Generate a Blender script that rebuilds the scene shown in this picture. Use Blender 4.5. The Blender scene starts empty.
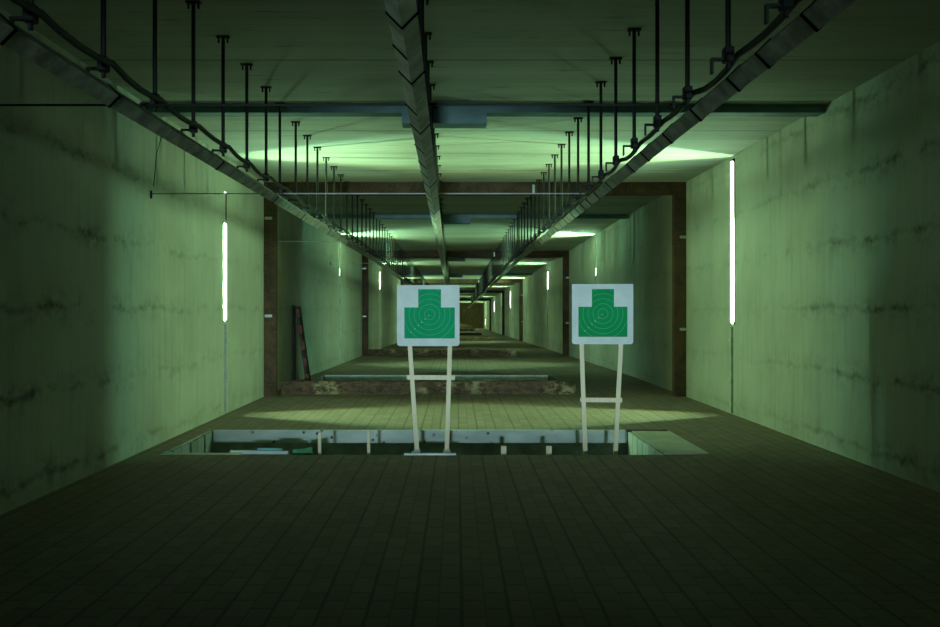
import bpy, math, random
from mathutils import Vector, Matrix
random.seed(7)
scene = bpy.context.scene
col = scene.collection
PI = math.pi

# ------------------------------------------------------------------ place constants (metres)
CAMH = 1.43
XL, XR = -3.18, 3.79          # side walls
CEIL = 3.54                   # ceiling height
YB, YE = -14.0, 106.0          # rear and far end of the tunnel
def drop(y):                  # the far part of the tunnel falls gently away
    return 0.0 if y < 16 else 0.0135 * (y - 16)

# ------------------------------------------------------------------ materials
def newmat(name):
    m = bpy.data.materials.new(name); m.use_nodes = True
    nt = m.node_tree
    for n in list(nt.nodes): nt.nodes.remove(n)
    out = nt.nodes.new('ShaderNodeOutputMaterial')
    b = nt.nodes.new('ShaderNodeBsdfPrincipled')
    nt.links.new(b.outputs[0], out.inputs[0])
    return m, nt, b
def N(nt, t, **kw):
    n = nt.nodes.new(t)
    for k, v in kw.items(): setattr(n, k, v)
    return n
def math_n(nt, op, a, b=None, c=None, clamp=False):
    n = nt.nodes.new('ShaderNodeMath'); n.operation = op; n.use_clamp = clamp
    for i, v in enumerate((a, b, c)):
        if v is None: continue
        if isinstance(v, (int, float)): n.inputs[i].default_value = v
        else: nt.links.new(v, n.inputs[i])
    return n.outputs[0]
def mixc(nt, fac, a, b, blend='MIX'):
    n = nt.nodes.new('ShaderNodeMix'); n.data_type = 'RGBA'; n.blend_type = blend
    for sock, v in ((n.inputs[0], fac), (n.inputs[6], a), (n.inputs[7], b)):
        if isinstance(v, (int, float)): sock.default_value = v
        elif isinstance(v, tuple): sock.default_value = (*v, 1) if len(v) == 3 else v
        else: nt.links.new(v, sock)
    return n.outputs[2]
def noise(nt, vec, scale, detail=4, rough=.55):
    n = nt.nodes.new('ShaderNodeTexNoise')
    n.inputs['Scale'].default_value = scale; n.inputs['Detail'].default_value = detail
    n.inputs['Roughness'].default_value = rough
    if vec is not None: nt.links.new(vec, n.inputs['Vector'])
    return n.outputs['Fac']
def ramp(nt, fac, p0, p1):
    n = nt.nodes.new('ShaderNodeMapRange'); n.interpolation_type = 'SMOOTHSTEP'
    nt.links.new(fac, n.inputs[0]); n.inputs[1].default_value = p0; n.inputs[2].default_value = p1
    return n.outputs[0]
def pos(nt):
    g = nt.nodes.new('ShaderNodeNewGeometry')
    s = nt.nodes.new('ShaderNodeSeparateXYZ'); nt.links.new(g.outputs['Position'], s.inputs[0])
    return g.outputs['Position'], s.outputs[0], s.outputs[1], s.outputs[2]
def comb(nt, x, y, z):
    n = nt.nodes.new('ShaderNodeCombineXYZ')
    for i, v in enumerate((x, y, z)):
        if isinstance(v, (int, float)): n.inputs[i].default_value = v
        else: nt.links.new(v, n.inputs[i])
    return n.outputs[0]
def bump(nt, b, h, strength=.3, dist=.02):
    n = nt.nodes.new('ShaderNodeBump'); n.inputs['Strength'].default_value = strength
    n.inputs['Distance'].default_value = dist
    nt.links.new(h, n.inputs['Height']); nt.links.new(n.outputs[0], b.inputs['Normal'])

def mat_simple(name, c, rough=.6, metal=0., var=.15, scale=6.):
    m, nt, b = newmat(name)
    P, x, y, z = pos(nt)
    f = noise(nt, P, scale, 5)
    d = tuple(max(0, v * (1 - var * 2)) for v in c); l = tuple(min(1, v * (1 + var)) for v in c)
    nt.links.new(mixc(nt, ramp(nt, f, .3, .7), d, l), b.inputs['Base Color'])
    b.inputs['Roughness'].default_value = rough; b.inputs['Metallic'].default_value = metal
    return m
def mat_emit(name, c, s):
    m, nt, b = newmat(name)
    b.inputs['Base Color'].default_value = (.8, .8, .8, 1)
    b.inputs['Emission Color'].default_value = (*c, 1); b.inputs['Emission Strength'].default_value = s
    return m

def mat_wall():
    m, nt, b = newmat('board_marked_concrete')
    P, x, y, z = pos(nt)
    base = mixc(nt, ramp(nt, noise(nt, P, .7, 5), .3, .7), (.40, .41, .37), (.52, .53, .47))
    # vertical board marks, one tone per board
    u = math_n(nt, 'DIVIDE', y, .14)
    cell = math_n(nt, 'FLOOR', u)
    wn = N(nt, 'ShaderNodeTexWhiteNoise', noise_dimensions='1D'); nt.links.new(cell, wn.inputs['W'])
    base = mixc(nt, math_n(nt, 'MULTIPLY', wn.outputs['Value'], .12), base, (.30, .31, .27))
    fr = math_n(nt, 'FRACT', u)
    seam = ramp(nt, math_n(nt, 'ABSOLUTE', math_n(nt, 'SUBTRACT', fr, .5)), .44, .5)
    base = mixc(nt, math_n(nt, 'MULTIPLY', seam, .14), base, (.2, .2, .17))
    # fine vertical streaks
    st = noise(nt, comb(nt, x, math_n(nt, 'MULTIPLY', y, 9), math_n(nt, 'MULTIPLY', z, .8)), 1.5, 4)
    base = mixc(nt, math_n(nt, 'MULTIPLY', ramp(nt, st, .5, .75), .38), base, (.28, .28, .24))
    # dirty pour joints every 0.65 m in height, broken along the wall
    wob = noise(nt, comb(nt, x, math_n(nt, 'MULTIPLY', y, 1.3), 0.0), 1.2, 5, .7)
    zz = math_n(nt, 'ADD', z, math_n(nt, 'MULTIPLY', math_n(nt, 'SUBTRACT', wob, .5), .34))
    v = math_n(nt, 'FRACT', math_n(nt, 'DIVIDE', math_n(nt, 'ADD', zz, .18), .65))
    dv = math_n(nt, 'ABSOLUTE', math_n(nt, 'SUBTRACT', v, .5))
    line = math_n(nt, 'SUBTRACT', 1., ramp(nt, dv, .0, .08))
    halo = math_n(nt, 'SUBTRACT', 1., ramp(nt, dv, .0, .36))
    pat = ramp(nt, noise(nt, comb(nt, x, math_n(nt, 'MULTIPLY', y, 1.1), math_n(nt, 'MULTIPLY', z, 1.6)), 1.6, 6, .7), .40, .60)
    pat2 = ramp(nt, noise(nt, P, 5., 6, .75), .42, .62)
    s = math_n(nt, 'MULTIPLY', math_n(nt, 'ADD', math_n(nt, 'MULTIPLY', line, .6), math_n(nt, 'MULTIPLY', math_n(nt, 'MULTIPLY', halo, pat2), .75)), math_n(nt, 'MULTIPLY', pat, math_n(nt, 'SUBTRACT', 1., math_n(nt, 'MULTIPLY', ramp(nt, y, 5., 9.5), .72))), clamp=True)
    base = mixc(nt, s, base, (.13, .135, .11))
    # patchy darker tone towards the foot of the wall
    foot = math_n(nt, 'MULTIPLY', math_n(nt, 'SUBTRACT', 1., ramp(nt, z, .0, .5)), ramp(nt, noise(nt, P, 2.2, 5), .4, .7))
    base = mixc(nt, math_n(nt, 'MULTIPLY', foot, .35), base, (.26, .25, .19))
    nt.links.new(base, b.inputs['Base Color'])
    b.inputs['Roughness'].default_value = .85
    bump(nt, b, math_n(nt, 'SUBTRACT', noise(nt, P, 14, 6, .7), math_n(nt, 'MULTIPLY', seam, .25)), .25, .02)
    return m
def mat_ceil():
    m, nt, b = newmat('board_marked_ceiling')
    P, x, y, z = pos(nt)
    base = mixc(nt, ramp(nt, noise(nt, comb(nt, math_n(nt, 'MULTIPLY', x, .3), y, 0.), 1.2, 5), .3, .7), (.40, .41, .36), (.52, .53, .47))
    u = math_n(nt, 'DIVIDE', y, .115)
    cell = math_n(nt, 'FLOOR', u)
    wn = N(nt, 'ShaderNodeTexWhiteNoise', noise_dimensions='1D'); nt.links.new(cell, wn.inputs['W'])
    base = mixc(nt, math_n(nt, 'MULTIPLY', wn.outputs['Value'], .3), base, (.27, .28, .24))
    fr = math_n(nt, 'ABSOLUTE', math_n(nt, 'SUBTRACT', math_n(nt, 'FRACT', u), .5))
    seam = ramp(nt, fr, .42, .5)
    base = mixc(nt, math_n(nt, 'MULTIPLY', seam, .25), base, (.15, .15, .12))
    fr2 = math_n(nt, 'ABSOLUTE', math_n(nt, 'SUBTRACT', math_n(nt, 'FRACT', math_n(nt, 'DIVIDE', math_n(nt, 'SUBTRACT', y, .07), 1.22)), .5))
    joint = ramp(nt, fr2, .488, .495)
    base = mixc(nt, math_n(nt, 'MULTIPLY', joint, .8), base, (.06, .06, .05))
    st = ramp(nt, noise(nt, comb(nt, math_n(nt, 'MULTIPLY', x, .8), math_n(nt, 'MULTIPLY', y, 7), 0.), 1.7, 5, .65), .58, .72)
    base = mixc(nt, math_n(nt, 'MULTIPLY', st, .6), base, (.13, .135, .10))
    nt.links.new(base, b.inputs['Base Color'])
    b.inputs['Roughness'].default_value = .85
    bump(nt, b, math_n(nt, 'SUBTRACT', noise(nt, P, 12, 5, .7), math_n(nt, 'ADD', math_n(nt, 'MULTIPLY', seam, .4), joint)), .2, .02)
    return m
def mat_floor():
    m, nt, b = newmat('small_concrete_pavers')
    P, x, y, z = pos(nt)
    U, V = .1125, .2
    u = math_n(nt, 'DIVIDE', math_n(nt, 'ADD', x, 20.), U)
    cu = math_n(nt, 'FLOOR', u); fu = math_n(nt, 'FRACT', u)
    par = math_n(nt, 'MODULO', cu, 2.)
    v = math_n(nt, 'ADD', math_n(nt, 'DIVIDE', math_n(nt, 'ADD', y, 20.), V), math_n(nt, 'MULTIPLY', par, .5))
    cv = math_n(nt, 'FLOOR', v); fv = math_n(nt, 'FRACT', v)
    def edge(f, w):
        return ramp(nt, math_n(nt, 'ABSOLUTE', math_n(nt, 'SUBTRACT', f, .5)), .5 - w, .5 - w * .45)
    # every second lengthwise joint is wider
    fu2 = math_n(nt, 'FRACT', math_n(nt, 'DIVIDE', u, 2.))
    eu = math_n(nt, 'MAXIMUM', math_n(nt, 'MULTIPLY', edge(fu, .06), .45), math_n(nt, 'MULTIPLY', edge(fu2, .05), .78))
    g = math_n(nt, 'MAXIMUM', eu, math_n(nt, 'MULTIPLY', edge(fv, .05), .62))
    wn = N(nt, 'ShaderNodeTexWhiteNoise', noise_dimensions='2D'); nt.links.new(comb(nt, cu, cv, 0.), wn.inputs['Vector'])
    base = mixc(nt, wn.outputs['Value'], (.205, .165, .13), (.25, .202, .16))
    base = mixc(nt, math_n(nt, 'MULTIPLY', ramp(nt, noise(nt, P, .6, 5, .6), .35, .7), .4), base, (.15, .128, .09))
    dust = ramp(nt, noise(nt, P, 3.5, 6, .7), .5, .75)
    base = mixc(nt, math_n(nt, 'MULTIPLY', dust, .25), base, (.29, .245, .18))
    base = mixc(nt, math_n(nt, 'MULTIPLY', g, .65), base, (.05, .045, .03))
    nt.links.new(base, b.inputs['Base Color'])
    b.inputs['Roughness'].default_value = .9
    b.inputs['Specular IOR Level'].default_value = .2
    bump(nt, b, math_n(nt, 'SUBTRACT', math_n(nt, 'MULTIPLY', noise(nt, P, 30, 4), .3), g), .5, .008)
    return m
def mat_rust():
    m, nt, b = newmat('rusted_steel')
    P, x, y, z = pos(nt)
    f = noise(nt, P, 5, 7, .7); f2 = noise(nt, P, 22, 5, .7)
    c = mixc(nt, ramp(nt, f, .35, .65), (.05, .032, .02), (.11, .06, .034))
    c = mixc(nt, math_n(nt, 'MULTIPLY', ramp(nt, f2, .55, .7), .6), c, (.27, .15, .085))
    nt.links.new(c, b.inputs['Base Color']); b.inputs['Roughness'].default_value = .9
    bump(nt, b, f2, .4, .02)
    return m
def mat_sill():
    m, nt, b = newmat('crumbling_brick_sill')
    P, x, y, z = pos(nt)
    f = noise(nt, P, 1.3, 5, .6); f2 = noise(nt, comb(nt, x, y, math_n(nt, 'MULTIPLY', z, 2.)), 9, 7, .75)
    c = mixc(nt, ramp(nt, f2, .35, .65), (.06, .04, .024), (.19, .12, .07))
    s = math_n(nt, 'MULTIPLY', ramp(nt, f, .5, .62), ramp(nt, f2, .38, .55))
    c = mixc(nt, s, c, (.46, .39, .2))
    nt.links.new(c, b.inputs['Base Color']); b.inputs['Roughness'].default_value = .95
    bump(nt, b, f2, .8, .04)
    return m
def mat_pit_board():
    m, nt, b = newmat('scarred_pit_lining')
    P, x, y, z = pos(nt)
    c = mixc(nt, ramp(nt, noise(nt, comb(nt, math_n(nt, 'MULTIPLY', x, 1.), y, math_n(nt, 'MULTIPLY', z, 3.)), 1.4, 5), .35, .7), (.42, .45, .44), (.66, .69, .68))
    vo = N(nt, 'ShaderNodeTexVoronoi'); vo.inputs['Scale'].default_value = 9.
    nt.links.new(comb(nt, x, y, z), vo.inputs['Vector'])
    hole = math_n(nt, 'MULTIPLY', math_n(nt, 'SUBTRACT', 1., ramp(nt, vo.outputs['Distance'], .13, .24)), ramp(nt, noise(nt, P, 1.1, 4), .42, .54))
    c = mixc(nt, hole, c, (.03, .04, .04))
    # joint in the boards
    nt.links.new(c, b.inputs['Base Color']); b.inputs['Roughness'].default_value = .6
    return m
def mat_plank(name, a, bb):
    m, nt, b = newmat(name)
    P, x, y, z = pos(nt)
    u = math_n(nt, 'DIVIDE', y, .24)
    wn = N(nt, 'ShaderNodeTexWhiteNoise', noise_dimensions='1D'); nt.links.new(math_n(nt, 'FLOOR', u), wn.inputs['W'])
    c = mixc(nt, wn.outputs['Value'], a, bb)
    fr = math_n(nt, 'ABSOLUTE', math_n(nt, 'SUBTRACT', math_n(nt, 'FRACT', u), .5))
    c = mixc(nt, math_n(nt, 'MULTIPLY', ramp(nt, fr, .42, .5), .7), c, (.06, .07, .07))
    nt.links.new(c, b.inputs['Base Color']); b.inputs['Roughness'].default_value = .7
    return m
def mat_wood():
    m, nt, b = newmat('pale_softwood')
    P, x, y, z = pos(nt)
    f = noise(nt, comb(nt, math_n(nt, 'MULTIPLY', x, 30), math_n(nt, 'MULTIPLY', y, 30), math_n(nt, 'MULTIPLY', z, 2.5)), 1., 4)
    nt.links.new(mixc(nt, ramp(nt, f, .3, .7), (.84, .68, .46), (.95, .80, .58)), b.inputs['Base Color'])
    b.inputs['Roughness'].default_value = .7
    return m
def mat_paper():
    m, nt, b = newmat('target_paper')
    P, x, y, z = pos(nt)
    f = noise(nt, P, 5, 4)
    nt.links.new(mixc(nt, ramp(nt, f, .3, .7), (.74, .76, .77), (.86, .88, .88)), b.inputs['Base Color'])
    b.inputs['Roughness'].default_value = .75
    bump(nt, b, noise(nt, P, 4, 2), .35, .05)
    return m

def nospec(m, v=.0):
    for n in m.node_tree.nodes:
        if n.type == 'BSDF_PRINCIPLED': n.inputs['Specular IOR Level'].default_value = v
    return m
M = dict(
    wall=mat_wall(), ceil=mat_ceil(), floor=mat_floor(), rust=mat_rust(), sill=mat_sill(),
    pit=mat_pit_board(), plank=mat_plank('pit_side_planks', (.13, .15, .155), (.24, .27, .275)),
    planklit=mat_plank('lit_side_planks', (.5, .54, .56), (.68, .72, .74)),  # same planks lightened for the lit right side of the pit
    pitc=mat_simple('raw_pit_concrete', (.30, .32, .31), .9),
    wood=mat_wood(), paper=mat_paper(),
    green=mat_simple('target_green_print', (.004, .37, .155), .7, 0, .03), green2=mat_simple('target_grass_green_print', (.004, .33, .10), .7, 0, .03),
    ring=mat_simple('target_ring_print', (.08, .52, .29), .6, 0, .03),
    mark=mat_simple('white_mark', (.75, .82, .78), .6, 0, .03),
    black=mat_simple('blackened_steel', (.010, .010, .009), .6, .0),
    cable=mat_simple('black_cable', (.018, .018, .018), .6),
    tray=mat_simple('weathered_galvanised_steel', (.33, .33, .31), .55, .25, .25, 9),
    traylit=mat_simple('lit_galvanised_steel', (.46, .47, .45), .5, .2, .2, 9),  # same steel as the side trays, lightened for its lit left face
    duct=mat_simple('blue_grey_paint', (.15, .25, .26), .6, 0, .1, 4),
    steel=mat_simple('pale_painted_steel', (.5, .5, .42), .6, .0, .1, 3),
    zinc=mat_simple('zinc_steel', (.55, .57, .56), .4, .5, .1),
    grey=mat_simple('grey_conduit', (.48, .52, .50), .5, .0, .1),
    reveal=mat_simple('white_lamp_housing', (.62, .64, .58), .6),
    deadblack=mat_simple('shade_black_slot_and_tie', (.0012, .0012, .001), 1., 0, .1),  # near-black keeps lamp glare out of the slots; cable ties share it
    dark=mat_simple('dark_timber_and_shade', (.055, .045, .035), .85, 0, .25),
    red=mat_simple('red_brown_paint', (.19, .06, .04), .75, 0, .25, 20),
    sand=mat_simple('dry_sand', (.55, .44, .22), .95, 0, .15, 4),
    white=mat_simple('white_foam_and_lit_lining', (.78, .82, .82), .7, 0, .06),
    yellow=mat_simple('yellowed_board', (.60, .62, .34), .75, 0, .1),
    oldgreen=mat_simple('faded_green_print', (.10, .38, .18), .7, 0, .2),
    teal=mat_simple('bluish_torn_paper', (.18, .48, .50), .7, 0, .2),
    tube=mat_emit('lit_tube', (1., 1., .90), 5.0),
    clipglow=mat_emit('clip_glint', (.85, 1., .92), 4.0),
)

for k in ('deadblack', 'green', 'green2'): nospec(M[k], 0. if k == 'deadblack' else .12)
# ------------------------------------------------------------------ mesh builder
class MB:
    def __init__(s): s.v = []; s.f = []
    def add(s, vs, fs):
        o = len(s.v); s.v += [tuple(v) for v in vs]; s.f += [tuple(i + o for i in f) for f in fs]; return s
    def quad(s, a, b, c, d): return s.add([a, b, c, d], [(0, 1, 2, 3)])
    def hexa(s, p):   # 8 points, bottom 4 then top 4
        return s.add(p, [(3, 2, 1, 0), (4, 5, 6, 7), (0, 1, 5, 4), (1, 2, 6, 5), (2, 3, 7, 6), (3, 0, 4, 7)])
    def box(s, x0, x1, y0, y1, z0, z1):
        return s.hexa([(x0, y0, z0), (x1, y0, z0), (x1, y1, z0), (x0, y1, z0), (x0, y0, z1), (x1, y0, z1), (x1, y1, z1), (x0, y1, z1)])
    def tube(s, pts, r, n=8, cap=True):
        pts = [Vector(p) for p in pts]; rings = []
        for i, p in enumerate(pts):
            d = (pts[min(i + 1, len(pts) - 1)] - pts[max(i - 1, 0)]).normalized()
            a = Vector((0, 0, 1)) if abs(d.z) < .9 else Vector((0, 1, 0))
            u = d.cross(a).normalized(); w = u.cross(d)
            rr = r[i] if isinstance(r, (list, tuple)) else r
            rings.append([p + u * (rr * math.cos(2 * PI * k / n)) + w * (rr * math.sin(2 * PI * k / n)) for k in range(n)])
        vs = [v for rg in rings for v in rg]; fs = []
        for i in range(len(pts) - 1):
            for k in range(n):
                k2 = (k + 1) % n
                fs.append((i * n + k, (i + 1) * n + k, (i + 1) * n + k2, i * n + k2))
        if cap:
            fs.append(tuple(range(n))); fs.append(tuple((len(pts) - 1) * n + k for k in reversed(range(n))))
        return s.add(vs, fs)
    def bar(s, a, b, w, t):     # rectangular stick a->b, width w in x-ish, thickness t in y
        a = Vector(a); b = Vector(b); d = (b - a).normalized()
        yv = Vector((0, 1, 0)); yv = (yv - d * yv.dot(d)).normalized(); xv = d.cross(yv).normalized()
        p = []
        for c in (a, b):
            for sx, sy in ((-1, -1), (1, -1), (1, 1), (-1, 1)):
                p.append(c + xv * (sx * w / 2) + yv * (sy * t / 2))
        return s.hexa(p)
    def prism(s, poly, y0, y1):  # polygon in x,z extruded along y
        n = len(poly)
        vs = [(x, y0, z) for x, z in poly] + [(x, y1, z) for x, z in poly]
        fs = [tuple(range(n)), tuple(n + i for i in reversed(range(n)))]
        fs += [(i, n + i, n + (i + 1) % n, (i + 1) % n) for i in range(n)]
        return s.add(vs, fs)
    def build(s, name, mat, parent=None, loc=None, smooth=False, bevel=0):
        me = bpy.data.meshes.new(name); me.from_pydata(s.v, [], s.f)
        import bmesh as bmm
        bm = bmm.new(); bm.from_mesh(me); bmm.ops.recalc_face_normals(bm, faces=bm.faces)
        if bevel: bmm.ops.bevel(bm, geom=bm.edges[:], offset=bevel, segments=1, affect='EDGES')
        bm.to_mesh(me); bm.free()
        if smooth:
            for p in me.polygons: p.use_smooth = True
        me.materials.append(mat)
        o = bpy.data.objects.new(name, me); col.objects.link(o)
        if parent: o.parent = parent
        if loc: o.location = loc
        return o
def tag(o, label, cat, group=None, kind=None):
    o['label'] = label; o['category'] = cat
    if group: o['group'] = group
    if kind: o['kind'] = kind
    return o
def empty(name, loc, label, cat, group=None):
    o = bpy.data.objects.new(name, None); col.objects.link(o); o.location = loc
    o.empty_display_size = .1
    return tag(o, label, cat, group)
def struct(o, label=None):
    o['kind'] = 'structure'
    if label: o['label'] = label
    return o

# ------------------------------------------------------------------ pits and slots
PITS = [(7.215, 8.71), (14.6, 16.05), (26.6, 28.0)]
PX0, PX1, PDEEP = -2.93, 2.05, .55
# wall slots: (y, left z0, z1, right z0, z1, width, depth)
SLOTS = [
    (10.03, 1.27, 2.64, 1.23, 3.50, .17, .178),
    (19.9, 2.42, 3.45, 2.42, 3.45, .08, .071),
    (30.3, 2.45, 3.30, 2.45, 3.25, .20, .15),
    (40.6, 2.3, 3.45, 2.3, 3.45, .08, .05),
    (51.3, 2.0, 3.30, 2.0, 3.30, .20, .15),
    (61.5, 2.3, 3.45, 2.3, 3.45, .10, .06),
    (73.2, 1.9, 3.1, 1.9, 3.1, .24, .15),
    (84.0, 2.3, 3.45, 2.3, 3.45, .10, .06),
    (95.5, .5, 3.3, .5, 3.3, .22, .15),
]
YBREAK = [YB, 0, 4, 8, 12, 16, 22, 26, 34, 46, 56, 66, 78, 90, 100, YE]

# ------------------------------------------------------------------ shell
def wall(name, X, sgn, idx):
    mb = MB(); dk = []
    ys = sorted(set(YBREAK + [s[0] - s[5] / 2 for s in SLOTS] + [s[0] + s[5] / 2 for s in SLOTS]))
    for a, b in zip(ys[:-1], ys[1:]):
        da, db = drop(a), drop(b)
        sl = next((s for s in SLOTS if abs((a + b) / 2 - s[0]) < s[5] / 2), None)
        if sl is None:
            mb.quad((X, a, -da), (X, b, -db), (X, b, CEIL - db), (X, a, CEIL - da))
        else:
            z0, z1 = sl[idx], sl[idx + 1]; D = sl[6] + .01; Xo = X + sgn * D
            for u, v in ((0, z0), (z1, CEIL)):
                mb.quad((X, a, u - da), (X, b, u - db), (X, b, v - db), (X, a, v - da))
            A0, B0, A1, B1 = z0 - da, z0 - db, z1 - da, z1 - db
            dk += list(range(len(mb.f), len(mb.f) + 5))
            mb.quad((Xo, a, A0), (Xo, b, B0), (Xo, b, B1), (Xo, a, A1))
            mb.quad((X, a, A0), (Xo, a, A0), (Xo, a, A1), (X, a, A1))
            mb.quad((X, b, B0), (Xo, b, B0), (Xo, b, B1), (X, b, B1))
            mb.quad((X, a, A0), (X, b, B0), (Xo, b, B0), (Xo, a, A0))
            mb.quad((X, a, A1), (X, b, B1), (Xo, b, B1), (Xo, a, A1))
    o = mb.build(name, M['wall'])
    o.data.materials.append(M['deadblack'])
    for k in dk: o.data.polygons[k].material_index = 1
    return struct(o)
struct(wall('wall_left', XL, -1, 1), 'board-marked concrete wall on the left with stained pour joints')
struct(wall('wall_right', XR, 1, 3), 'board-marked concrete wall on the right with stained pour joints')
mb = MB()
for a, b in zip(YBREAK[:-1], YBREAK[1:]):
    mb.quad((XL, a, CEIL - drop(a)), (XR, a, CEIL - drop(a)), (XR, b, CEIL - drop(b)), (XL, b, CEIL - drop(b)))
struct(mb.build('ceiling', M['ceil']), 'low concrete ceiling with board marks across the tunnel')
mb = MB()
ys = sorted(set(YBREAK + [v for p in PITS for v in p]))
for a, b in zip(ys[:-1], ys[1:]):
    inpit = any(p[0] - 1e-6 <= a and b <= p[1] + 1e-6 for p in PITS)
    for x0, x1 in ([(XL, PX0), (PX1, XR)] if inpit else [(XL, XR)]):
        mb.quad((x0, a, -drop(a)), (x1, a, -drop(a)), (x1, b, -drop(b)), (x0, b, -drop(b)))
struct(mb.build('floor', M['floor']), 'floor of small oblong concrete pavers')
d = drop(YE)
struct(MB().quad((XL, YE, -d), (XR, YE, -d), (XR, YE, CEIL - d), (XL, YE, CEIL - d)).build('wall_end', M['sand']), 'sand-coloured far end wall of the tunnel')
struct(MB().quad((XL, YB, 0), (XR, YB, 0), (XR, YB, CEIL), (XL, YB, CEIL)).build('wall_rear', M['wall']), 'concrete wall behind the firing line')

struct(MB().box(XL + .002, XR - .002, -6.2, -6.0, 0, 1.262).build('trim_4', M['wall']), 'unseen low parapet added to keep light off the near floor')  # added parapet blocks the work light from the foreground floor
# pit shells
for i, (a, b) in enumerate(PITS):
    z = -drop(a); zb = z - PDEEP
    mb = MB()
    mb.quad((PX0, a, zb), (PX1, a, zb), (PX1, b, zb), (PX0, b, zb))
    for x in (PX0, PX1): mb.quad((x, a, zb), (x, b, zb), (x, b, z - .0), (x, a, z - .0))
    for y in (a, b): mb.quad((PX0, y, zb), (PX1, y, zb), (PX1, y, z - .0), (PX0, y, z - .0))
    struct(mb.build('trim_%d' % (i + 1), M['pitc']), 'raw concrete walls of the sunken target pit')
    names = ('pit_lining', ['pale scarred boards lining the nearest target pit', 'pale boards lining the second pit behind the low sill',
                            'pale boards lining the third pit far down the tunnel'][i])
    root = empty('pit_lining', (0, a, z), names[1], 'pit lining')
    Y = lambda y: y - a
    MB().box(PX0 + .05, PX1 - .05, Y(b) - .04, Y(b) - .002, -.145, .004).build('back_board', M['pit' if i == 0 else 'white'], root)  # farther pits' boards whitened to stand in for light on them
    if i == 0:
        # left side lined with short planks
        k = 0; y = a + .02
        while y < b - .1:
            w = .22 + .05 * random.random()
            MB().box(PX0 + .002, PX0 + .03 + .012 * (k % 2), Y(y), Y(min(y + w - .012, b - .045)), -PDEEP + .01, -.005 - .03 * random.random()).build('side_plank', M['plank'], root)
            y += w; k += 1
        y = a + .02
        while y < b - .1:
            w = .17 + .05 * random.random()
            MB().box(PX1 - .03, PX1 - .002, Y(y), Y(min(y + w - .01, b - .045)), -PDEEP + .01, -.004).build('side_plank', M['planklit'], root)
            y += w
    else:
        MB().box(PX0 + .002, PX0 + .03, .02, Y(b) - .045, -PDEEP + .01, -.004).build('side_plank', M['plank'], root)

# ------------------------------------------------------------------ lamps in the wall slots
def area(name, loc, rotz, sx, sy, col_, power, up=0, yaw=0):
    l = bpy.data.lights.new(name, 'AREA'); l.shape = 'RECTANGLE'; l.size = sx; l.size_y = sy
    l.color = col_; l.energy = power
    o = bpy.data.objects.new(name, l); col.objects.link(o)
    # face along +x (left wall) or -x (right wall): area lights emit along local -Z
    if up: l.spread = math.radians(110)
    a = PI / 2 + math.radians(up)
    o.matrix_world = Matrix.Translation(loc) @ Matrix.Rotation(math.radians(-yaw if rotz > 0 else yaw), 4, 'Z') @ (Matrix.Rotation(-a, 4, 'Y') if rotz > 0 else Matrix.Rotation(a, 4, 'Y'))
    return o
COOL = (.24, 1., .63); WARM = (.90, 1., .24); WIDE = (.48, 1., .58)
PWA, PWB = 130, 106
order = ['nearest', 'second', 'third', 'fourth', 'fifth', 'sixth', 'seventh', 'eighth', 'ninth']
VIS = {0: None, 1: (2.42, 2.60), 2: (2.5, 3.2), 4: (2.1, 3.2), 6: (2.0, 3.0), 8: (.6, 1.3)}
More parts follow.
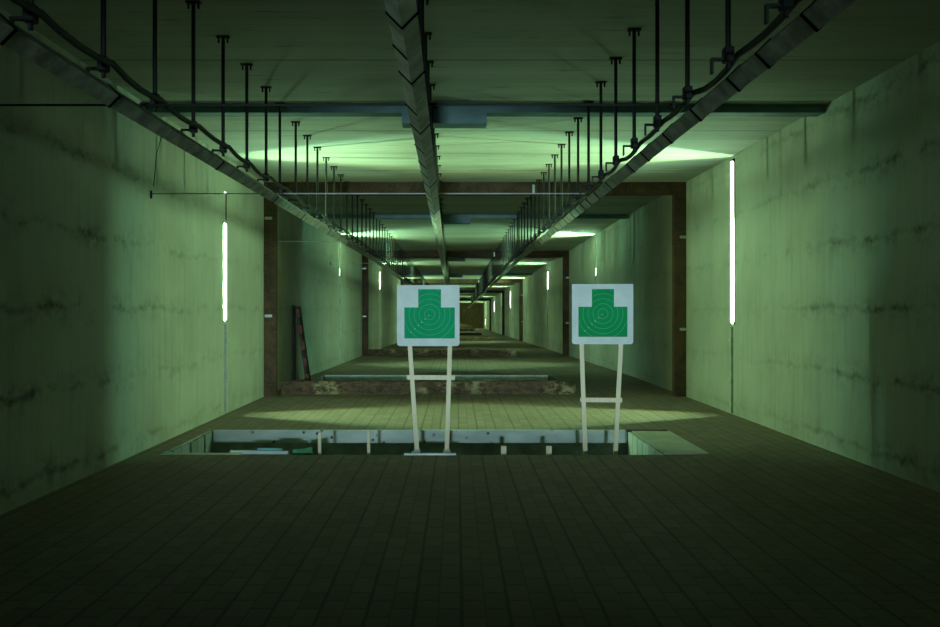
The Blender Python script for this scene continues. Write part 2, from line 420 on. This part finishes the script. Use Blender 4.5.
for i, (y, l0, l1, r0, r1, w, D) in enumerate(SLOTS):
    dz = drop(y)
    for side, X, sg, z0, z1 in (('left', XL, 1, l0, l1), ('right', XR, -1, r0, r1)):
        if i == 0:
            lab = ('bright strip lamp standing in the left wall, nearest the camera, above a grey conduit' if side == 'left'
                   else 'long bright strip lamp in the right wall running up to the ceiling, nearest the camera')
        else:
            lab = '%s strip lamp from the camera along the %s wall of the tunnel' % (order[i], side)
        root = empty('strip_lamp', (X, y, -dz), lab, 'lamp', 'strip lamps in the tunnel walls')
        h = z1 - z0; zc = (z0 + z1) / 2
        # two unseen lights added in the slot: cooler on the far side, warmer near
        xo = X - sg * (D - .012)
        if i == 0: h = min(z1, 2.6) - z0; zc = z0 + h / 2
        fac = h / 1.8 if i else h / 1.7
        area('unseen_cool_light', (xo, y + w * (-.057 if i == 0 else .015 if i == 1 else .06), zc - dz), sg, h * .96, w * (.14 if side == 'left' else .06), COOL, PWA * max(.42, fac) * (1.5 if i == 1 else 1) * (.8 if i == 8 else 1))
        area('unseen_warm_light', (xo, y + w * (-.12 if i == 0 else -.12 if i == 1 else -.05), zc - dz), sg, h * .96, w * (.2 if i == 0 else .36), WARM, PWB * max(.42, fac) * (1.2 if i == 8 else 1))
        wz = (1.35, 2.25) if i == 0 else (z0, z0 + h * .5)
        area('ceiling_fill', (X - sg * .037, y - w * .3, (wz[0] + wz[1]) / 2 - dz), sg, wz[1] - wz[0], .02, WIDE, 44 * max(.42, fac), 46, 14)  # added uplight hidden in the slot mouth to brighten the ceiling
        if i in VIS:
            v0, v1 = VIS[i] if VIS[i] else (z0 + .02, z1 - .02)
            tr = .023 if i == 0 else .015 if i == 1 else .034; x = -sg * .014; yy = w / 2 - tr - .002
            tb = MB().tube([(x, yy, v0), (x, yy, v0 + .02), (x, yy, v1 - .02), (x, yy, v1)], [tr * .8, tr, tr, tr * .8], 10)
            tb.build('tube', M['tube'], root, smooth=True)
            for za, zb_ in ((v1, v1 + .016), (v0 - .016, v0)):
                MB().box(x - .012, x + .012, yy - .012, yy + .012, za, zb_).build('end_cap', M['grey'], root)
        c = MB().box(sg * .001, sg * .03, -.02, .05, .02, z0 - .03)
        co = c.build('conduit', M['grey'], root)
        if i < 3:
            for zz in (.45, 1.0):
                MB().box(sg * .0, sg * .042, -.035, .065, zz, zz + .03).build('clip', M['zinc'], co)
        if i == 0 and side == 'left':
            MB().tube([(sg * .012, .02, z1 + .02), (sg * .012, .02, 3.05)], .006, 6).build('feed_wire', M['cable'], root)

# ------------------------------------------------------------------ rusted portal frames
FR = [(12.05, 2.02, .222), (24.6, 2.03, .22), (41.7, 2.0, .22), (57.6, 2.0, .22), (80., 2.0, .22)]
fl = ['rusted steel portal frame nearest the camera with a crumbling low sill', 'second rusted portal frame behind the targets, darker and in shade',
      'third portal frame deep in the tunnel', 'fourth portal frame deep in the tunnel', 'farthest portal frame before the end wall']
for i, (y, sx, sh) in enumerate(FR):
    z = -drop(y); root = empty('portal_frame', ((XL + XR) / 2, y, z), fl[i], 'frame')
    ox = (XL + XR) / 2; W = .20; T = .12
    g = .004
    H = CEIL - g - drop(y + T) + drop(y)
    MB().box(XL + g - ox, XL + W - ox, 0, T, .0, H).build('post', M['rust'], root)
    MB().box(XR - W - ox, XR - g - ox, 0, T, .0, H).build('post', M['rust'], root)
    MB().box(XL + W - ox, XR - W - ox, .0, T, H - .20, H).build('lintel', M['rust'], root)
    # sill with a ragged top and end
    so = .34 if i == 0 else .0
    mb = MB(); n = 64 if i == 0 else 24; x0 = XL + W - ox; x1 = sx - ox
    for k in range(n):
        a = x0 + (x1 - x0) * k / n; b = x0 + (x1 - x0) * (k + 1) / n
        t = k / n
        hh = sh - .012 * random.random() - (.05 * max(0, t - .93) / .07 if t > .93 else 0)
        f0 = .03 * random.random()
        mb.box(a, b, so + f0, so + .2, 0, hh)
    mb.build('sill', M['sill'], root)
    if i < 3:
        for sx_, zz in ((XL + .02, 2.92), (XL + .02, 1.31), (XR - W + .09, 2.61), (XR - W + .09, 1.09)):
            MB().box(sx_ - ox, sx_ + .12 - ox, -.012, .0, zz, zz + .045).build('bracket', M['zinc'], root)
        for x in (-2.14, 1.27):
            MB().box(x - ox - .02, x - ox + .02, -.012, 0, H - .19, H - .04).build('bracket', M['zinc'], root)

# ------------------------------------------------------------------ ceiling ducts
for i, y in enumerate((7.5, 16.1, 26.4, 36.5)):
    z = CEIL - drop(y + .3)
    root = empty('ceiling_duct', (0, y, z), ['flat blue-grey ceiling duct across the tunnel nearest the camera', 'second blue-grey ceiling duct behind the first rusted frame',
                 'third blue-grey ceiling duct deep in the tunnel', 'fourth blue-grey ceiling duct deep in the tunnel'][i], 'duct', 'ceiling ducts')
    MB().box(XL + .01, XR - .01, 0, .16, -.085, -.003).build('casing', M['duct'], root)
    MB().box(-.56, .31, -.02, .18, -.20, -.003).build('junction_box', M['duct'], root)

# ------------------------------------------------------------------ cable trays
def ypts(y0, y1):
    return [y0] + [y for y in YBREAK if y0 < y < y1] + [y1]
def sway(name, y):            # the middle tray veers slowly to the left
    return 0. if name != 'centre' else -.0075 * (min(y, 20) - 2.7)
TRAYS = [('left', -1.81, 2.545, .056, 1.0), ('centre', -.205, 2.552, .058, 1.2), ('right', 1.362, 2.545, .06, 1.0)]
for name, X, Z, R, y0 in TRAYS:
    root = empty('cable_tray', (X, y0, Z), {'left': 'long grey steel cable tray hanging along the left side of the ceiling',
        'centre': 'long grey steel cable tray hanging down the middle of the ceiling',
        'right': 'long grey steel cable tray hanging along the right side of the ceiling'}[name], 'cable tray', 'ceiling cable trays')
    mb = MB(); ys = ypts(y0, 80); vs = []; fs = []
    prof = [(-R, .0), (-R * .93, .02), (0, -R + .012), (R * .93, .02), (R, 0), (0, -R)]
    prof = [(0, -R), (R, 0), (0, R), (-R, 0)]
    n = len(prof)
    for y in ys:
        vs += [(px + sway(name, y), y - y0, pz - drop(y)) for px, pz in prof]
    for k in range(len(ys) - 1):
        fs += [(k * n + j, k * n + (j + 1) % n, (k + 1) * n + (j + 1) % n, (k + 1) * n + j) for j in range(n)]
    fs += [tuple(range(n)), tuple((len(ys) - 1) * n + j for j in range(n))]
    mb.add(vs, fs).build('channel', M['tray' if name != 'centre' else 'traylit'], root)
    y = 2.75 if name != 'left' else 2.9
    while y < 13:
        t = .015; r2 = R + .006; dd = drop(y); sk = random.uniform(-.02, .03)
        mb = MB()
        segs = (((-r2, 0), (0, -r2)), ((0, -r2), (r2, 0)), ((r2, 0), (0, r2)), ((0, r2), (-r2, 0)))
        if name == 'centre' and random.random() < .55: segs = (segs[3], segs[0])
        for (ax, az), (bx_, bz) in segs:
            mb.add([(ax, y - y0, az), (bx_, y - y0, bz), (bx_, y - y0 + t, bz), (ax, y - y0 + t, az),
                    (ax * .9, y - y0, az * .9), (bx_ * .9, y - y0, bz * .9), (bx_ * .9, y - y0 + t, bz * .9), (ax * .9, y - y0 + t, az * .9)],
                   [(0, 1, 2, 3), (7, 6, 5, 4), (0, 4, 5, 1), (3, 2, 6, 7), (0, 3, 7, 4), (1, 5, 6, 2)])
        tie = mb.build('cable_tie', M['deadblack'], root); tie.location.x = sway(name, y)
        y += random.choice((.9, 1.3, 1.7) if name == 'left' else (.34, .42, .55, .8))

# ------------------------------------------------------------------ tray hangers
def hanger_parts(parent, H, arm=True):      # origin at the clamp, ceiling H above
    rod = MB().tube([(0, 0, -.02), (0, 0, H)], .014, 8).build('rod', M['black'], parent, smooth=False)
    tp = MB().box(-.05, .05, -.018, .018, H - .012, H - .001).build('top_plate', M['black'], parent)
    for x in (-.034, .034): MB().tube([(x, 0, H - .05), (x, 0, H - .012)], .008, 6).build('bolt', M['black'], tp)
    MB().box(-.024, .024, -.024, .024, -.04, .036).build('clamp', M['black'], parent, bevel=.005)
    MB().tube([(0, 0, -.045), (0, 0, -.07)], .012, 6).build('nut', M['black'], parent)
    if not arm: return
    br = MB().box(-.085, -.026, -.012, .012, -.03, -.018).box(-.085, -.075, -.012, .012, -.095, -.018)
    br.build('bracket', M['black'], parent)
def hanger_single(H, arm=True):
    m = MB().tube([(0, 0, -.02), (0, 0, H)], .014, 6)
    m.box(-.05, .05, -.018, .018, H - .012, H - .001).box(-.024, .024, -.024, .024, -.04, .036)
    if arm: m.box(-.085, -.024, -.012, .012, -.03, -.018)
    return m
HZ = 2.685
ROWS = [('left', -1.80, 3.09, .637), ('middle', -.145, 3.03, .635), ('right', 1.335, 2.96, .633)]
ordn = ['first', 'second', 'third', 'fourth', 'fifth', 'sixth', 'seventh', 'eighth', 'ninth', 'tenth', 'eleventh', 'twelfth', 'thirteenth', 'fourteenth', 'fifteenth']
def copy_tree(o, parent=None):
    c = o.copy(); col.objects.link(c)
    if parent: c.parent = parent
    for ch in list(o.children): copy_tree(ch, c)
    return c
for name, X, y0, st in ROWS:
    k = 0; used_p = used_f = False; arm = name != 'middle'
    proto = empty('tray_hanger', (0, 0, 0), '', 'hanger'); hanger_parts(proto, CEIL - HZ, arm)
    far = hanger_single(CEIL - HZ, arm).build('tray_hanger', M['black'])
    while True:
        y = y0 + st * k
        if y > (36 if name == 'middle' else 66): break
        for fy, t in [(f[0], .32) for f in FR] + [(q, .2) for q in (7.5, 16.1, 26.4, 36.5)]:
            if fy - .04 < y < fy + t: y = fy - .05
        z = HZ - drop(y)
        if y < 14.5:
            o = proto if not used_p else copy_tree(proto); used_p = True
        elif k < 100:
            o = far if not used_f else far.copy()
            if used_f: col.objects.link(o)
            used_f = True
        else: break
        o.location = (X if arm else sway('centre', y) - .215, y, z)
        if k < 15 and y < 14.5 and name != 'middle':
            lab = 'black threaded hanger rod with clamp, %s from the camera in the %s-hand tray row' % (ordn[k], name)
        elif y < 14.5:
            lab = 'black hanger rod lined up behind the middle cable tray before the second ceiling duct'
        elif y < 25:
            lab = 'thin black hanger rod of the %s tray row between the first two rusted frames' % name
        else:
            lab = 'tiny black hanger rod of the %s tray row far down the tunnel' % name
        tag(o, lab, 'hanger', lab if not (k < 15 and y < 14.5 and name != 'middle') else '%s row of tray hangers' % name)
        k += 1

# cables threaded along the hanger clamps
for name, X, y0, st, lab in (('left', -1.80, 3.09, .637, 'black cable sagging from clamp to clamp along the left-hand hanger rods'),
                             ('right', 1.335, 2.96, .633, 'black cable sagging from clamp to clamp along the right-hand hanger rods')):
    pts = []; k = -2
    off = .041
    while y0 + st * k < 60:
        for t in (0, .25, .5, .75):
            y = y0 + st * (k + t)
            if y < 1: continue
            s = 4 * t * (1 - t)
            pts.append((X + off + .008 * math.sin(k * 2.1), y, HZ + .0 - drop(y) - s * (.035 if y < 11 else .02) * (.7 + .3 * math.sin(k * 1.7))))
        k += 1
    tag(MB().tube(pts, [.017 if p[1] < 7 else .014 for p in pts], 6).build('sagging_cable', M['cable'], smooth=True), lab, 'cable')

# transverse tie rods at hanger height
for y, xa, xb, lab in ((4.32, XL, 1.335, 'thin dark tie rod crossing the tunnel in front of the first ceiling duct'),
                       (7.60, XL, 1.335, 'thin grey tie rod running from the left wall past the nearest left strip lamp'),
                       (12.9, XL, -1.8, 'short thin tie rod from the left wall just beyond the first rusted frame'),
                       (18.4, XL, -1.8, 'short thin tie rod from the left wall beside the second left strip lamp')):
    z = HZ - drop(y) - .045
    r = empty('tie_rod', (xa, y, z), lab, 'tie rod', 'tie rods')
    yo = .0
    MB().tube([(.005, yo, 0), (xb - xa, yo, .004 if y < 5 else 0)], .007 if y < 13 else .006, 6).build('rod', M['black'] if y < 5 else M['grey'], r)
    MB().box(.001, .014, -.01, .01, -.05, .03).build('wall_plate', M['black'], r)
tag(MB().tube([(XL + .03, 7.6, HZ + .03), (XL + .07, 7.58, 3.05), (-3.02, 7.55, 3.31)], .004, 5).build('guy_wire', M['cable']), 'thin slack wire rising from the wall end of the grey tie rod', 'wire')
tag(MB().box(XL + .003, XL + .018, 10.0, 10.04, 3.03, 3.045).build('lamp_clip', M['clipglow']), 'small clip with an added glow on the left wall above the nearest strip lamp', 'light')  # clip is no lamp; its bright spot is given as emission

# ------------------------------------------------------------------ shooting targets
def target(loc, lab, legs, barz, barx, lean=0., half=.31, zb=1.43 - .37, zt=1.43 + .25, prints=1):
    r = empty('target_stand', loc, lab, 'target', 'paper shooting targets')
    (l0, l1), (r0, r1), legz = legs
    # sheet with slightly rounded corners, extruded
    def rect(x0, x1, z0, z1, rb, rt, skew=.008):
        p = []
        for cx, cz, a0, rr in ((x1 - rb, z0 + rb, -90, rb), (x1 - rt, z1 - rt, 0, rt), (x0 + rt, z1 - rt, 90, rt), (x0 + rb, z0 + rb, 180, rb)):
            for k in range(5):
                a = math.radians(a0 + 90 * k / 4); p.append((cx + rr * math.cos(a), cz + rr * math.sin(a)))
        return p
    sh = MB().prism(rect(-half, half, zb, zt, .03, .006), -.012, 0).build('sheet', M['paper'], r)
    H = zt - zb; off = .014 if prints == 1 else .003
    # silhouette: body block with a head block
    hx, bx = .115, .255
    z_b0, z_sh, z_hd = zb + .077, zb + .39, zb + .575
    sil = [(-bx, z_b0), (bx, z_b0), (bx, z_sh), (hx, z_sh), (hx, z_hd), (-hx, z_hd), (-hx, z_sh), (-bx, z_sh)]
    sil = [(x + off, z) for x, z in sil]
    MB().prism(sil, -.0135, -.0121).build('silhouette', M['green' if prints == 1 else 'green2'], sh)
    cx, cz = off, zb + .318
    def inside(x, z):
        x -= off
        return (abs(x) < bx and z_b0 < z < z_sh) or (abs(x) < hx and z_sh - .01 < z < z_hd)
    for k in range(1, 6):
        R = .052 * k; mb = MB(); runs = []; on = False; n = 96; wd = .0042
        for j in range(n):
            a = 2 * PI * j / n; b = 2 * PI * (j + 1) / n
            q = [(cx + (R + s * wd / 2) * math.cos(t), cz + (R + s * wd / 2) * math.sin(t)) for t, s in ((a, -1), (b, -1), (b, 1), (a, 1))]
            ok = all(inside(*p) for p in q)
            if ok:
                if not on: runs.append([])
                runs[-1].append([(p[0], -.0142, p[1]) for p in q])
                if j == n - 1 and len(runs) > 1 and first: runs[0] = runs.pop() + runs[0]
            if j == 0: first = ok
            on = ok
        for run in runs:       # each unbroken arc of the ring is a print of its own
            mb = MB(); m = len(run)
            vs = [v for qq in run for v in (qq[0], qq[3])]; closed = m == n
            if not closed: vs += [run[-1][1], run[-1][2]]
            L = len(vs) // 2
            mb.add(vs, [(2 * t, 2 * ((t + 1) % L), 2 * ((t + 1) % L) + 1, 2 * t + 1) for t in range(m)])
            mb.build('ring', M['ring'], sh)
    mb = MB()
    for dx, dz in ((-.008, -.008), (-.045, -.045), (-.082, -.078), (-.115, -.108), (-.15, -.145), (-.188, -.178)):
        s = .0052
        mb.prism([(cx + dx + s * math.cos(t * PI / 3), cz + dz + s * math.sin(t * PI / 3)) for t in range(6)], -.0146, -.0142)
    mb.build('scoring_mark', M['mark'], sh)
    # two legs behind the sheet and a cross bar in front of them
    MB().bar((l0, .014, zb + .12), (l1, .014, legz), .044, .024).build('leg', M['wood'], r)
    MB().bar((r0, .014, zb + .12), (r1, .014, legz), .044, .024).build('leg', M['wood'], r)
    MB().bar((barx[0], -.012, barz + .004), (barx[1], -.012, barz), .046, .022).build('crossbar', M['wood'], r)
    return r
YT = 7.40; s = YT / 731
def px(x): return (x - 456.5) * s
def pz(y): return CAMH - (y - 310) * s
o = target((px(428.3), YT, 0), 'white paper target with a green head-and-shoulders silhouette, left of the pair',
       ((px(409.0) - px(428.3), px(417) - px(428.3)), (px(450.3) - px(428.3), px(446.8) - px(428.3)), -.004), pz(377.5), (px(407) - px(428.3), px(455) - px(428.3)),
       half=31.2 * s, zb=pz(346), zt=pz(285.2))
for x in (417, 446.8):
    MB().box(px(x) - px(428.3) - .03, px(x) - px(428.3) + .03, -.022, .034, -.012, .02).build('socket', M['grey'], o)
MB().box(px(405.5) - px(428.3), px(456) - px(428.3), -.21, -.175, .001, .018).box(px(412) - px(428.3), px(420) - px(428.3), -.18, -.01, -.012, .001).box(px(443) - px(428.3), px(451) - px(428.3), -.18, -.01, -.012, .001).build('base_bar', M['zinc'], o)
YT = 7.62; s = YT / 731
o = target((px(602.4), YT, 0), 'white paper target with a green silhouette, right of the pair, standing in the pit',
       ((px(581.3) - px(602.4), px(587) - px(602.4)), (px(621.6) - px(602.4), px(613.5) - px(602.4)), -PDEEP + .01), pz(400), (px(580) - px(602.4), px(621.8) - px(602.4)),
       half=30.6 * s, zb=pz(344.2), zt=pz(284), prints=2)

# ------------------------------------------------------------------ things in and around the nearest pit
YS = 7.42
for X, z, lab in ((-1.385, .185, 'thin pale stake standing in the pit, leftmost'), (-.888, .20, 'thin pale stake standing in the pit left of the left target')):
    tag(MB().bar((X, YS, -PDEEP + .003), (X - .004, YS, z), .031, .03).build('wooden_stake', M['wood'], bevel=.003), lab, 'stake', 'stakes in the target pit')
for X, z, lab in ((.47, .0625, 'short thick pale stake in the pit right of the left target'), (.925, .0625, 'short thick pale stake in the pit beside the right target')):
    tag(MB().bar((X, 7.35, -PDEEP + .003), (X + .004, 7.35, z), .055, .04).build('wooden_stake', M['wood'], bevel=.004), lab, 'stake', 'stakes in the target pit')
# old target boards leaning on the front wall of the pit
def leaning(name, m, x0, x1, za, zb_, ytop, lab, cat, th=.03):
    y0 = ytop + .12
    mb = MB().hexa([(x0, y0, -PDEEP + .003), (x1, y0, -PDEEP + .003), (x1, y0 + th, -PDEEP + .003), (x0, y0 + th, -PDEEP + .003),
                    (x0, ytop, za), (x1, ytop, zb_), (x1, ytop + th, zb_), (x0, ytop + th, za)])
    tag(mb.build(name, m), lab, cat)
leaning('yellowed_board', M['yellow'], -2.84, -2.14, .014, .012, 7.225, 'narrow yellowish green board lying along the front left of the pit', 'board')
leaning('foam_board', M['white'], -2.26, -1.68, .028, .02, 7.285, 'crumpled white target board in the left of the pit', 'board')
leaning('foam_board', M['teal'], -2.0, -1.75, .045, .04, 7.335, 'torn bluish sheet behind the white board in the pit', 'board', .02)
leaning('foam_board', M['oldgreen'], -1.66, -1.46, .015, .04, 7.40, 'faded green target sheet right of the white board in the pit', 'board', .02)
# pale steel cover plate to the right of the pit
mb = MB().hexa([(2.052, 7.22, .002), (2.50, 7.22, .002), (2.50, 8.56, .002), (2.052, 8.56, .002), (2.052, 7.22, .014), (2.50, 7.22, .014), (2.50, 8.56, .014), (2.052, 8.56, .014)])
r = empty('cover_plate', (0, 0, 0), 'pale grey-green steel cover plate on the pavers right of the pit', 'plate')
mb.build('sheet', M['steel'], r, bevel=.003)
MB().box(2.0, 2.47, 8.57, 8.63, .002, .02).build('gap_shade', M['dark'], r)  # dark strip stands in for the shaded gap behind the plate

# leaning board and its dark shade strip on the left wall beyond the first frame
YL = 14.25
r = empty('leaning_board', (-2.96, YL, 0), 'narrow red-brown edged board leaning on the left wall beyond the rusted frame', 'board')
MB().bar((.075, 0, .005), (-.135, 0, 1.50), .05, .30).build('plank', M['dark'], r)
for k in range(5):
    t = .06 + .21 * k
    c = (.075 - .21 * t + .02, -.155, .005 + 1.495 * t)
    MB().bar((c[0] + .008, c[1], c[2] - .06), (c[0] - .008, c[1], c[2] + .10), .075, .03).build('painted_block', M['red'], r, bevel=.006)
tag(MB().bar((-3.158, YL - .06, .005), (-3.158, YL - .06, 1.52), .03, .2).build('shade_strip', M['dark']), 'dark upright strip standing for shade on the left wall behind the red-brown edged board', 'board')  # dark strip puts in the shade between board and wall

# far end: sand heap, timber barrier
d = drop(103)
mb = MB(); vs = []; fs = []; nx, ny = 24, 8
for j in range(ny + 1):
    for i in range(nx + 1):
        u = i / nx; v = j / ny
        vs.append((-2.6 + 5.2 * u, 100.5 + 4 * v, -drop(100.5 + 4 * v) + .95 * (math.sin(PI * u) ** .5) * math.sin(PI * (.12 + .76 * v)) - .1 + .05 * random.random()))
for j in range(ny):
    for i in range(nx):
        a = j * (nx + 1) + i; fs.append((a, a + 1, a + nx + 2, a + nx + 1))
tag(mb.add(vs, fs).build('sand_heap', M['sand'], smooth=True), 'sand heap catching bullets at the far end of the tunnel', 'sand')
tag(MB().box(-2.8, 2.6, 98.3, 98.6, -drop(98.3) + .0, -drop(98.3) + .38).build('timber_barrier', M['dark']), 'low dark timber barrier in front of the sand heap', 'barrier')

# ------------------------------------------------------------------ light behind the firing line
l = bpy.data.lights.new('work_light', 'SPOT'); l.energy = 8600; l.color = (.60, .94, .97); l.spot_size = math.radians(17.5); l.spot_blend = .6
l.shadow_soft_size = .3
o = bpy.data.objects.new('work_light', l); col.objects.link(o)
o.location = (-.5, -13.0, 1.95)
dirv = Vector((-.2, 8, .72)) - Vector(o.location)
o.rotation_euler = dirv.to_track_quat('-Z', 'Y').to_euler()

w = bpy.data.worlds.new('World'); scene.world = w; w.use_nodes = True
w.node_tree.nodes['Background'].inputs[0].default_value = (.5, .8, .6, 1)
w.node_tree.nodes['Background'].inputs[1].default_value = .003

# ------------------------------------------------------------------ camera
cam = bpy.data.cameras.new('Camera'); co = bpy.data.objects.new('Camera', cam); col.objects.link(co)
cam.sensor_width = 36; cam.lens = 731 * 36 / 940
cam.shift_x = (470 - 456.5) / 940; cam.shift_y = -(313.5 - 310) / 940
cam.clip_end = 500; cam.clip_start = .05
co.location = (0, 0, CAMH); co.rotation_euler = (PI / 2, 0, 0)
scene.camera = co
scene.view_settings.view_transform = 'Standard'; scene.view_settings.look = 'None'
scene.view_settings.exposure = 0; scene.view_settings.gamma = 1; scene.view_settings.use_curve_mapping = False
scene.cycles.use_denoising = True
scene.cycles.max_bounces = 8; scene.cycles.diffuse_bounces = 6
scene.cycles.sample_clamp_indirect = 4
